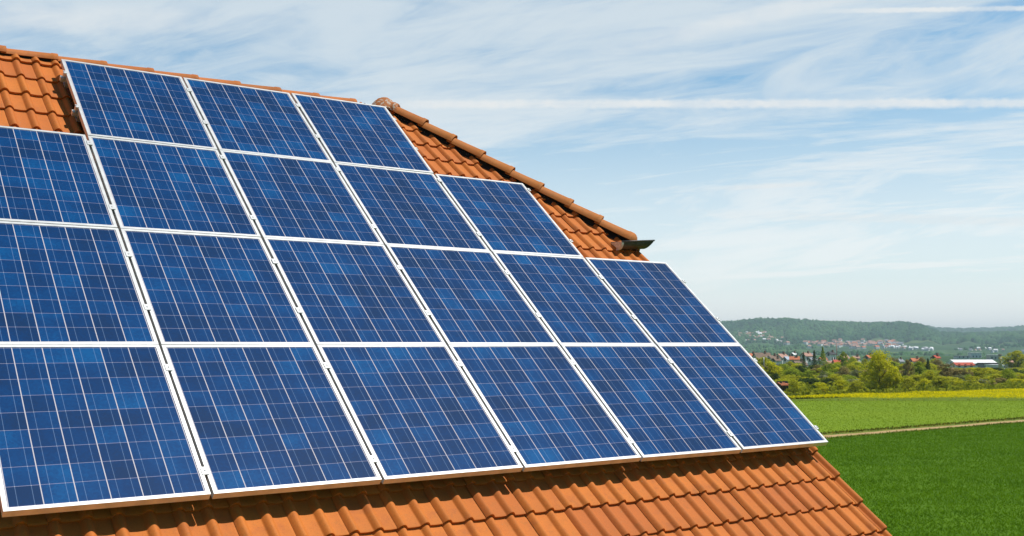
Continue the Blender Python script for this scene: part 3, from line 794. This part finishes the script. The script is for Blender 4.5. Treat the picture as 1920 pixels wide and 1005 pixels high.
front_list = [
 (1487, 706, 40, 146, 'bush', 'olive', 0, 'olive green rounded bush beside the little red roofed shed'),
 (1540, 713, 48, 148, 'bush', 'yellow', 0, 'pale yellow-green broad bush at the left end of the rapeseed strip'),
 (1573, 709, 30, 150, 'loose', 'yellow', 0, 'narrow yellow-green bush next to the broad pale bush at the rapeseed edge'),
 (1603, 710, 34, 152, 'round', 'olive', 0, 'bush just left of the foot of the tallest tree'),
 (1700, 702, 40, 160, 'bush', 'olive', 1, 'olive bush just right of the tallest tree, at the rapeseed edge'),
 (1727, 706, 36, 162, 'bush', 'yellow', 1, 'bright bush at the rapeseed edge, second to the right of the tallest tree'),
 (1757, 702, 40, 164, 'round', 'olive', 1, 'rounded olive bush below the brown earth bank'),
 (1790, 710, 34, 166, 'bush', 'yellow', 0, 'low yellow-green bush at the rapeseed edge below the red roofed building'),
 (1822, 700, 46, 168, 'bush', 'olive', 0, 'broad olive bush at the rapeseed edge left of the pale blossoming bush'),
 (1862, 706, 38, 171, 'bush', 'green', 0, 'mid green bush at the rapeseed edge right of the pale blossoming bush'),
 (1886, 688, 30, 176, 'round', 'green', 0, 'upright mid green tree near the right edge of the belt'),
 (1910, 698, 38, 178, 'bush', 'olive', 1, 'olive bush at the right edge of the picture behind the rapeseed'),
 (1942, 694, 44, 180, 'bush', 'green', 0, 'green bush beyond the right edge of the rapeseed strip'),
]
for px, py, w_, D, sh, mt, vr, lb in front_list: ptree('bush' if sh == 'bush' else 'leafy_tree', px, py, w_, D, sh, mt, vr, lb, None, 'bush' if sh == 'bush' else 'tree')
mid_list = [
 (1444, 676, 46, 215, 'round', 'yellow', 0, 'yellow-green tree beside the right edge of the panels, below the grey-brown roofs'),
 (1452, 698, 26, 185, 'round', 'dark', 0, 'dark tree close to the panel edge above the little shed'),
 (1497, 682, 26, 205, 'round', 'dark', 1, 'dark green rounded tree below the orange roofed house'),
 (1512, 690, 34, 190, 'loose', 'green', 0, 'loose mid green tree in front of the dark rounded tree'),
 (1553, 677, 36, 205, 'loose', 'green', 1, 'blue-green airy tree below the grey walled house'),
 (1541, 691, 20, 188, 'loose', 'pale', 0, 'small pale blossoming tree below the two dark conifers'),
 (1580, 684, 28, 195, 'round', 'brown', 0, 'brownish tree in young leaf just left of the white blossom'),
 (1603, 689, 26, 192, 'loose', 'pale', 1, 'white blossoming tree below the grey roof, left of the tallest tree'),
 (1698, 670, 24, 205, 'round', 'brown', 1, 'brown budding tree standing right behind the tallest tree'),
 (1720, 674, 30, 210, 'round', 'green', 1, 'mid green tree between the brown budding tree and the dark conifer'),
 (1770, 676, 34, 205, 'loose', 'brown', 0, 'grey-brown bare looking tree left of the red roofed building'),
 (1806, 688, 34, 200, 'loose', 'brown', 1, 'brown airy tree below the white hall'),
 (1832, 686, 34, 205, 'round', 'olive', 1, 'olive tree below the dark flat roofed building'),
 (1848, 702, 20, 188, 'bush', 'pale', 0, 'pale cream blossoming bush among the olive bushes'),
 (1740, 691, 34, 188, 'round', 'olive', 0, 'olive tree just left of the brown earth bank'),
 (1905, 654, 56, 360, 'round', 'olive', 1, 'large grey-green tree at the right edge, high above the factory roofs'),
 (1579, 656, 22, 330, 'round', 'green', 1, 'round green tree standing beside the thin mast in the village'),
]
for px, py, w_, D, sh, mt, vr, lb in mid_list: ptree('bush' if sh == 'bush' else 'leafy_tree', px, py, w_, D, sh, mt, vr, lb, None, 'bush' if sh == 'bush' else 'tree')
for px, py, w_, D, mt, lb in [(1505, 660, 12, 330, 'dark', 'slim dark conifer, leftmost of the three in the village'), (1525, 657, 17, 325, 'dark', 'darkest and broadest conifer in the village, middle of the three'),
                              (1541, 651, 20, 335, 'green', 'green pointed conifer, tallest and rightmost of the three in the village'), (1737, 672, 18, 225, 'dark', 'dark conifer standing alone right of the brown budding tree')]:
    ptree('conifer', px, py, w_ * 1.6, D, 'cone', mt, 0, lb, None)
# the rest of the belt: look-alikes, told apart only by colour
WORD = {'yellow': 'yellow-green', 'olive': 'olive green', 'green': 'mid green', 'dark': 'dark green', 'brown': 'brown budding', 'pale': 'pale blossoming'}
for k in range(300):
    D = rnd.choice([rnd.uniform(165, 200), rnd.uniform(195, 250), rnd.uniform(240, 330)])
    px = rnd.uniform(1330, 2060) if k < 250 else rnd.uniform(1030, 1330)
    top = {0: rnd.uniform(698, 712), 1: rnd.uniform(686, 700), 2: rnd.uniform(674, 688)}[0 if D < 200 else (1 if D < 245 else 2)]
    sh = rnd.choice(['round', 'bush', 'loose', 'round', 'bush']); mt = rnd.choice(['yellow', 'olive', 'olive', 'green', 'green', 'dark', 'brown', 'olive'] + (['pale'] if D < 210 and rnd.random() < .3 else []))
    x, y = at(px, D)
    if y < rape_far(x) + 7: continue
    if 1770 < px < 1925 and D > 200: top = max(top, 688)
    kind = 'bush' if sh == 'bush' else 'tree'
    ptree('bush' if kind == 'bush' else 'leafy_tree', px, top, rnd.uniform(30, 56) * (1 if D < 245 else .8), D, sh, mt, rnd.randint(0, 1), '%s %s filling in the wooded belt behind the rapeseed field' % (WORD[mt], kind), '%s %s of the wooded belt' % (WORD[mt], 'bushes' if kind == 'bush' else 'trees'), kind)

for k in range(46):
    D = rnd.uniform(290, 350); px = rnd.uniform(1390, 1960); mt = rnd.choice(['yellow', 'olive', 'green', 'green', 'brown', 'olive'])
    if 1560 < px < 1590 or 1772 < px < 1925: continue
    ptree('leafy_tree', px, rnd.uniform(666, 680), rnd.uniform(16, 30), D, rnd.choice(['round', 'loose']), mt, rnd.randint(0, 1), '%s tree growing among the village houses' % WORD[mt], '%s trees of the village' % WORD[mt])
# low undergrowth between the trunks
n = 122000; D_ = 138 + rng.random(n) ** 1.4 * 200; px_ = rng.uniform(1020, 2080, n)
ux, uy = (px_ - 960) / FPX * D_, D_
k_ = uy > 137.2 + (ux - 35.2) * (161 - 137.2) / (78 - 35.2) + 1.0
ux, uy = ux[k_], uy[k_]
lump = np.clip(np.sin(ux * .55 + np.sin(uy * .3) * 2) * np.sin(uy * .45 + np.sin(ux * .4) * 2) * .6 + .5, .1, 1)
uz = np.array([terrain(float(a), float(b_)) for a, b_ in zip(ux, uy)]) + rng.random(len(ux)) * 1.3 * lump
c_ = np.stack([ux, uy, uz], 1); m_ = len(c_)
e1 = rng.normal(size=(m_, 3)); e1 /= np.linalg.norm(e1, axis=1)[:, None]; e2 = np.cross(e1, rng.normal(size=(m_, 3))); e2 /= np.linalg.norm(e2, axis=1)[:, None]
s_ = rng.uniform(.12, .30, m_)[:, None]
v = np.stack([c_ - e1 * s_, c_ + e2 * s_, c_ + e1 * s_, c_ - e2 * s_], 1).reshape(-1, 3)
o = bpy.data.objects.new('undergrowth', fast_mesh('undergrowth', v, np.arange(4 * m_).reshape(m_, 4), rng.random(m_), leafmat('undergrowth_leaf', (.20, .23, .014), (.42, .42, .032)))); COL.objects.link(o)
tag(o, 'low olive undergrowth beneath the trees of the belt', 'undergrowth', kind='stuff')

# ------------------------------------------------------------------ village houses
def flatmat(name, col, rough=.85): return plain(name, col, rough, var=.12, scale=.8)
MW, MC, MP = flatmat('white_render', (.78, .77, .74)), flatmat('cream_wall', (.66, .60, .48)), flatmat('pink_wall', (.62, .46, .38))
RO = {'red': flatmat('red_roof', (.46, .085, .045)), 'orange': flatmat('orange_roof', (.50, .16, .07)), 'brown': flatmat('brown_roof', (.20, .135, .095)), 'grey': flatmat('grey_roof', (.26, .27, .29)),
      'pink': flatmat('faded_roof', (.42, .24, .18)), 'dark': flatmat('dark_roof', (.055, .055, .06)), 'white': flatmat('white_roof', (.82, .82, .82)), 'blue': flatmat('blue_grey_roof', (.40, .46, .54))}
WIN = plain('window_glass', (.05, .06, .075), .15, var=.2, spec=.6)
GREENM = flatmat('green_paint', (.02, .22, .07)); CONC = flatmat('pale_concrete', (.62, .54, .36))
def gable(name, px, py, wpx, D, roof, wall, rz, label, cat='house', pitch=.75, dep=.8, wh=None, flat=False, chim=True, group=None):
    x, y = at(px, D); zt = topz(py, D); z0 = terrain(x, y) - .3; w = wpx / FPX * D / (abs(math.cos(rz)) + dep * abs(math.sin(rz)) * .6 + .05); dp = w * dep
    if flat: dp = max(dp, 6)
    rt = empty(name, (x, y, z0), rz, label, cat, group); H = zt - z0; rh = 0.35 if flat else min(dp * .5 * pitch, H * .62); hw = H - rh
    b = MB(); a, c = w / 2, dp / 2
    b.box(-a, a, -c, c, 0, hw, m=0)
    if not flat: b.add([(s * (a - .002), -c, hw) for s in (-1, 1)] + [(s * (a - .002), c, hw) for s in (-1, 1)] + [(s * (a - .002), 0, H - .12) for s in (-1, 1)], [(0, 4, 2), (1, 3, 5)])
    b.build('wall', wall, rt)
    b = MB(); e = .35
    if flat: b.box(-a - e, a + e, -c - e, c + e, hw + .002, H)
    else:
        k = rh / c
        for s in (-1, 1):
            q = [(-a - e, s * (c + e), hw - e * k + .02), (a + e, s * (c + e), hw - e * k + .02), (a + e, 0, H), (-a - e, 0, H)]
            b.add(q + [(p_[0], p_[1], p_[2] - .18) for p_ in q], [(0, 1, 2, 3), (7, 6, 5, 4), (0, 4, 5, 1), (1, 5, 6, 2), (3, 7, 4, 0)])
    ro = b.build('roof', roof, rt)
    if chim and not flat:
        b = MB(); b.box(a * .3, a * .3 + .6, -.6, .0, H - .5, H + .75); b.build('chimney', RO['brown'], ro)
    b = MB()
    nwin = 0 if flat and dep < .45 else max(2, int(w / 2.6))
    for i in range(nwin):
        for lv in range(max(1, int(hw / 2.7))):
            b = MB(); cx = -a + (i + .5) * w / nwin
            b.box(cx - .5, cx + .5, -c - .04, -c - .003, .9 + lv * 2.6, 2.1 + lv * 2.6); b.build('window', WIN, rt)
    for s in (-1, 1):
        if not flat:
            b = MB(); x_ = s * a
            b.box(min(x_ + s * .003, x_ + s * .04), max(x_ + s * .003, x_ + s * .04), -.5, .5, hw - .9, hw + .3); b.build('window', WIN, rt)
    return rt
VG = None
gable('village_house', 1407, 662, 22, 430, RO['orange'], MW, R(20), 'orange roofed house half hidden by the upper edge of the panels')
gable('village_house', 1427, 661, 34, 420, RO['brown'], MC, R(15), 'long grey-brown roofed house, largest at the left of the village', pitch=.9)
gable('village_house', 1447, 666, 22, 400, RO['brown'], MW, R(32), 'grey-brown roofed house with white gable, right of the largest roof')
gable('village_house', 1464, 663, 24, 415, RO['pink'], MW, R(40), 'faded brown-pink roofed house with a pale gable')
gable('village_house', 1476, 668, 18, 405, RO['blue'], MW, R(28), 'pale blue-grey roofed house left of the orange roof')
gable('village_house', 1488, 668, 18, 395, RO['orange'], MC, R(-15), 'orange roofed house in the middle of the village')
gable('village_house', 1486, 661, 9, 470, RO['white'], MW, R(40), 'tiny white house behind the orange roof')
gable('village_house', 1510, 661, 20, 460, RO['pink'], MW, R(30), 'faded pink roofed house behind the slim conifers')
gable('village_house', 1496, 676, 26, 380, RO['brown'], MC, R(25), 'brown roofed house low below the orange roof')
gable('village_house', 1522, 662, 9, 470, RO['grey'], MW, R(38), 'small white house seen just left of the tallest conifer')
gable('village_house', 1556, 659, 16, 455, RO['dark'], MW, R(34), 'white house with a dark roof left of the thin mast')
gable('village_house', 1541, 674, 16, 385, RO['grey'], MW, R(30), 'grey roofed white house below the conifers')
gable('village_house', 1573, 674, 26, 370, RO['red'], MP, R(4), 'bright red roofed house below the mast', dep=.6)
gable('village_house', 1556, 676, 14, 375, RO['pink'], MP, R(4), 'pink walled annexe left of the bright red roof', chim=False)
gable('village_house', 1600, 675, 24, 365, RO['grey'], MW, R(26), 'broad grey roofed house left of the tallest tree')
gable('barn', 1587, 682, 16, 330, RO['dark'], MW, R(36), 'small dark roofed barn with a white gable below the grey roof', 'barn', chim=False)
gable('village_house', 1602, 667, 12, 430, RO['pink'], MP, R(12), 'pale pink house peeping out beside the tallest tree')
gable('village_house', 1713, 671, 18, 420, RO['orange'], MC, R(12), 'orange roofed house right of the tallest tree')
gable('garden_shed', 1464, 716, 16, 148, RO['orange'], GREENM, R(30), 'little green walled shed with a red roof beside the panel edge', 'shed', dep=.7, pitch=.4, chim=False)
gable('factory_hall', 1818, 674, 84, 520, RO['white'], MW, R(4), 'long white factory hall on the right', 'factory', dep=.5, pitch=.32, chim=False)
gable('factory_building', 1802, 679, 38, 450, RO['red'], MW, R(6), 'wide bright red roofed building in front of the white hall', 'building', dep=.5, pitch=.5, chim=False)
gable('factory_building', 1852, 680, 34, 440, RO['dark'], RO['grey'], R(2), 'dark flat roofed factory block right of the red roof', 'building', flat=True)
gable('factory_building', 1864, 683, 24, 420, RO['white'], MW, R(30), 'small white flat roofed block below the dark factory roof', 'building', flat=True)
gable('factory_building', 1898, 680, 26, 430, RO['brown'], MC, R(0), 'brown roofed low building near the right edge', 'building', flat=True)
gable('factory_building', 1920, 681, 24, 425, RO['white'], MW, R(35), 'white block cut by the right edge of the picture', 'building', flat=True)
gable('factory_building', 1825, 661, 20, 900, RO['white'], MW, R(0), 'white block with a tower far behind the factory hall', 'building', flat=True)
gable('factory_building', 1860, 665, 22, 800, RO['white'], MC, R(0), 'pale block far behind the factory chimney', 'building', flat=True)
gable('factory_building', 1800, 667, 24, 850, RO['grey'], MW, R(0), 'low grey roofed block far behind the left end of the factory hall', 'building', flat=True)
used = []
for k in range(26):
    px = rnd.uniform(1400, 1760) if k < 20 else rnd.uniform(1700, 1930); D = rnd.uniform(360, 520)
    if any(abs(px - q) < 9 for q in used) or 1772 < px < 1850: continue
    used.append(px)
    rk = rnd.choice(['red', 'orange', 'brown', 'pink', 'grey', 'pink', 'brown'])
    gable('village_house', px, rnd.uniform(664, 676), rnd.uniform(13, 22), D, RO[rk], rnd.choice([MW, MW, MC, MP]), R(rnd.uniform(10, 45)), '%s roofed house among the trees of the village' % {'red': 'red', 'orange': 'orange', 'brown': 'brown', 'pink': 'faded pink', 'grey': 'grey'}[rk], group='%s roofed houses among the village trees' % rk)
def post(name, px, pt, D, r, mat, label, cat, ring=False):
    x, y = at(px, D); z0 = terrain(x, y); H = topz(pt, D) - z0
    root = empty(name, (x, y, z0), 0, label, cat); b = MB()
    b.tube([(0, 0, 0), (0, 0, H * .6), (0, 0, H)], [r, r * .85, r * .7], 12); b.build('shaft', mat, root)
    return root, H
rt, H = post('chimney_stack', 1872, 666, 400, .75, CONC, 'pale yellow factory chimney rising above the dark roof', 'chimney')
b = MB(); b.tube([(0, 0, H + .01), (0, 0, H + .35)], .7, 12); b.build('rim', RO['brown'], rt)
rt, H = post('radio_mast', 1567, 643, 420, .13, flatmat('red_oxide', (.40, .16, .12)), 'thin reddish mast in the village in front of the hill', 'mast')
for z in (.8, .88, .95):
    b = MB(); b.tube([(-.8, 0, H * z), (.8, 0, H * z)], .06, 6); b.build('crossarm', STEEL, rt)
rt, H = post('lamp_post', 1430.5, 670, 260, .09, STEEL, 'pale slender lamp post beside the panel edge', 'lamp post')
b = MB(); b.tube([(0, 0, H), (.5, 0, H + .1), (1.0, 0, H + .05)], [.05, .05, .09], 6); b.build('lamp_head', STEEL, rt)
# bare brown bank between the trees
b = MB(); x, y = at(1790, 215); vs = []; nn = 14
for j in range(6):
    for i in range(nn):
        s = i / (nn - 1) * 2 - 1; t = j / 5
        vs.append((s * 5.5, -2 + t * 5, max(0, (2.6 * t * (1 - s * s)) + rnd.uniform(-.25, .25)) - .2))
b.add(vs, [(j * nn + i, j * nn + i + 1, (j + 1) * nn + i + 1, (j + 1) * nn + i) for j in range(5) for i in range(nn - 1)], 0, .5, True)
o = b.build('earth_bank', field_mat('bare_earth', (.20, .13, .07), (.25, .17, .10), (.12, .10, .04), .5, 1.2)); o.location = (x, y, terrain(x, y) + .4); o.scale = (.55, 1, .8); tag(o, kind='structure')

# ------------------------------------------------------------------ hillside towns: many tiny houses
def mini(seed, roof, wall):
    b = MB(); g = random.Random(seed); a, c, h = g.uniform(5, 8), g.uniform(4, 6), g.uniform(5, 8)
    b.box(-a, a, -c, c, -4, h, m=0)
    t = h + c * .8
    b.add([(-a - .4, -c - .4, h - .2), (a + .4, -c - .4, h - .2), (a + .4, c + .4, h - .2), (-a - .4, c + .4, h - .2), (-a - .4, 0, t), (a + .4, 0, t)], [(0, 1, 5, 4), (2, 3, 4, 5), (1, 2, 5), (3, 0, 4)], 1)
    return b.mesh('town_house', [wall, roof])
MINI = [mini(1, RO['pink'], MW), mini(2, RO['orange'], MW), mini(3, RO['pink'], MC), mini(4, RO['brown'], MW), mini(5, RO['white'], MW), mini(6, RO['grey'], MW)]
def surf_hit(px, py, r0=2200, r1=4400):
    d = ray(px, py); d = d / math.hypot(d.x, d.y); r = r0
    while r < r1:
        if GZ + d.z * r <= terrain(d.x * r, d.y * r): return (d.x * r, d.y * r)
        r += 20
    return None
def cluster(n, x0, x1, yfun, spread, kinds, label, group, rr=(2200, 4400), size=.75):
    for k in range(n):
        px = rnd.uniform(x0, x1); py = yfun(px) + rnd.gauss(0, spread)
        hit = surf_hit(px, py, *rr)
        if not hit: continue
        o = bpy.data.objects.new('town_house', MINI[rnd.choice(kinds)]); COL.objects.link(o)
        s = rnd.uniform(.7, 1.25) * size
        o.location = (hit[0], hit[1], terrain(*hit)); o.rotation_euler = (0, 0, rnd.uniform(-.9, .9)); o.scale = (s, s, s)
        tag(o, label, 'house', group)
cluster(150, 1510, 1690, lambda x: 645 - (x - 1510) * .002 + 3 * math.sin((x - 1510) / 180 * 3.1), 2.6, [0, 0, 1, 2, 3, 5], 'tiny pink roofed house in the long town at the foot of the hill', 'houses of the long hillside town')
cluster(64, 1402, 1478, lambda x: 632 + (x - 1402) * .13, 3.0, [0, 0, 2, 3, 4], 'tiny house in the small town on the left slope of the hill', 'houses of the left hillside town')
cluster(12, 1412, 1440, lambda x: 628, 1.6, [0, 2, 4], 'tiny house of the upper hamlet on the left slope', 'houses of the upper hamlet')
cluster(34, 1655, 1755, lambda x: 652 + (x - 1655) * .05, 1.1, [4, 4, 5, 2], 'tiny white building in the row below the hill', 'white buildings below the hill', size=.5)
cluster(14, 1790, 1935, lambda x: 657, 2.6, [4, 4, 5, 2], 'tiny white building on the plain beyond the factory', 'white buildings beyond the factory', size=.5)
cluster(20, 1380, 1412, lambda x: 634, 5.0, [4, 0, 2], 'tiny house scattered beside the panel edge on the hill', 'houses scattered on the hill')

# ------------------------------------------------------------------ hill woodland: one mass of tree crowns
def woodland():
    n = 30000; g = np.random.default_rng(11)
    az = g.uniform(-8, 33, n); r = np.where(g.random(n) < .75, g.uniform(3000, 4500, n), g.uniform(5300, 6700, n))
    lo = g.random(n) < .15; r[lo] = g.uniform(1900, 3100, lo.sum())
    a = np.radians(az); x, y = r * np.sin(a), r * np.cos(a)
    pat = np.sin(x * .006 + np.sin(y * .004) * 2) * np.sin(y * .005 + np.sin(x * .003) * 2)
    keep = (r > 3350) | (pat > .15); x, y, r = x[keep], y[keep], r[keep]
    base = np.array([(1, 0, 0), (.31, .95, 0), (-.81, .59, 0), (-.81, -.59, 0), (.31, -.95, 0), (.5, .36, .75), (-.19, .59, .75), (-.62, 0, .75), (-.19, -.59, .75), (.5, -.36, .75), (0, 0, 1.05)])
    fc = []
    for k in range(5):
        j = (k + 1) % 5; fc += [(k, j, 5 + k), (j, 5 + j, 5 + k), (5 + k, 5 + j, 10)]
    fc = np.array(fc); n = len(x)
    z = np.array([terrain(float(p), float(q)) for p, q in zip(x, y)])
    s = g.uniform(6, 13, n) * np.where(r > 5000, 1.5, np.where(r < 3200, .55, 1)); h = g.uniform(7, 14, n) * np.where(r < 3200, .6, 1)
    v = base[None] * np.stack([s, s, h], 1)[:, None, :] * g.uniform(.75, 1.25, (n, 11, 1)) + np.stack([x, y, z - 1], 1)[:, None, :]
    f = (fc[None] + (np.arange(n) * 11)[:, None, None]).reshape(-1, 3)
    t = np.repeat(np.clip(g.normal(.45, .20, n) + .38 * np.sin(x * .0045 + np.sin(y * .003) * 2.4) * np.sin(y * .004 + np.sin(x * .0025) * 2) , 0, 1), 15)
    o = bpy.data.objects.new('hill_woodland', fast_mesh('hill_woodland', v.reshape(-1, 3), f, t, leafmat('woodland', (.018, .078, .030), (.105, .225, .062), None, .15))); COL.objects.link(o)
    tag(o, 'distant mixed woodland covering the long hill', 'woodland', kind='stuff')
woodland()

# ------------------------------------------------------------------ haze
def haze():
    b = MB(); b.box(-9300, 9300, -9300, 9300, -30, 140)
    m = bpy.data.materials.new('haze_air'); m.use_nodes = True; nt = m.node_tree; nt.nodes.clear()
    out = nt.nodes.new('ShaderNodeOutputMaterial'); v = nt.nodes.new('ShaderNodeVolumePrincipled')
    v.inputs['Color'].default_value = (.72, .89, 1.0, 1); v.inputs['Density'].default_value = 0.00013; v.inputs['Anisotropy'].default_value = 0.1
    nt.links.new(v.outputs[0], out.inputs['Volume'])
    tag(b.build('haze', m), 'pale blue air over the far hills', 'haze', kind='stuff')
haze()
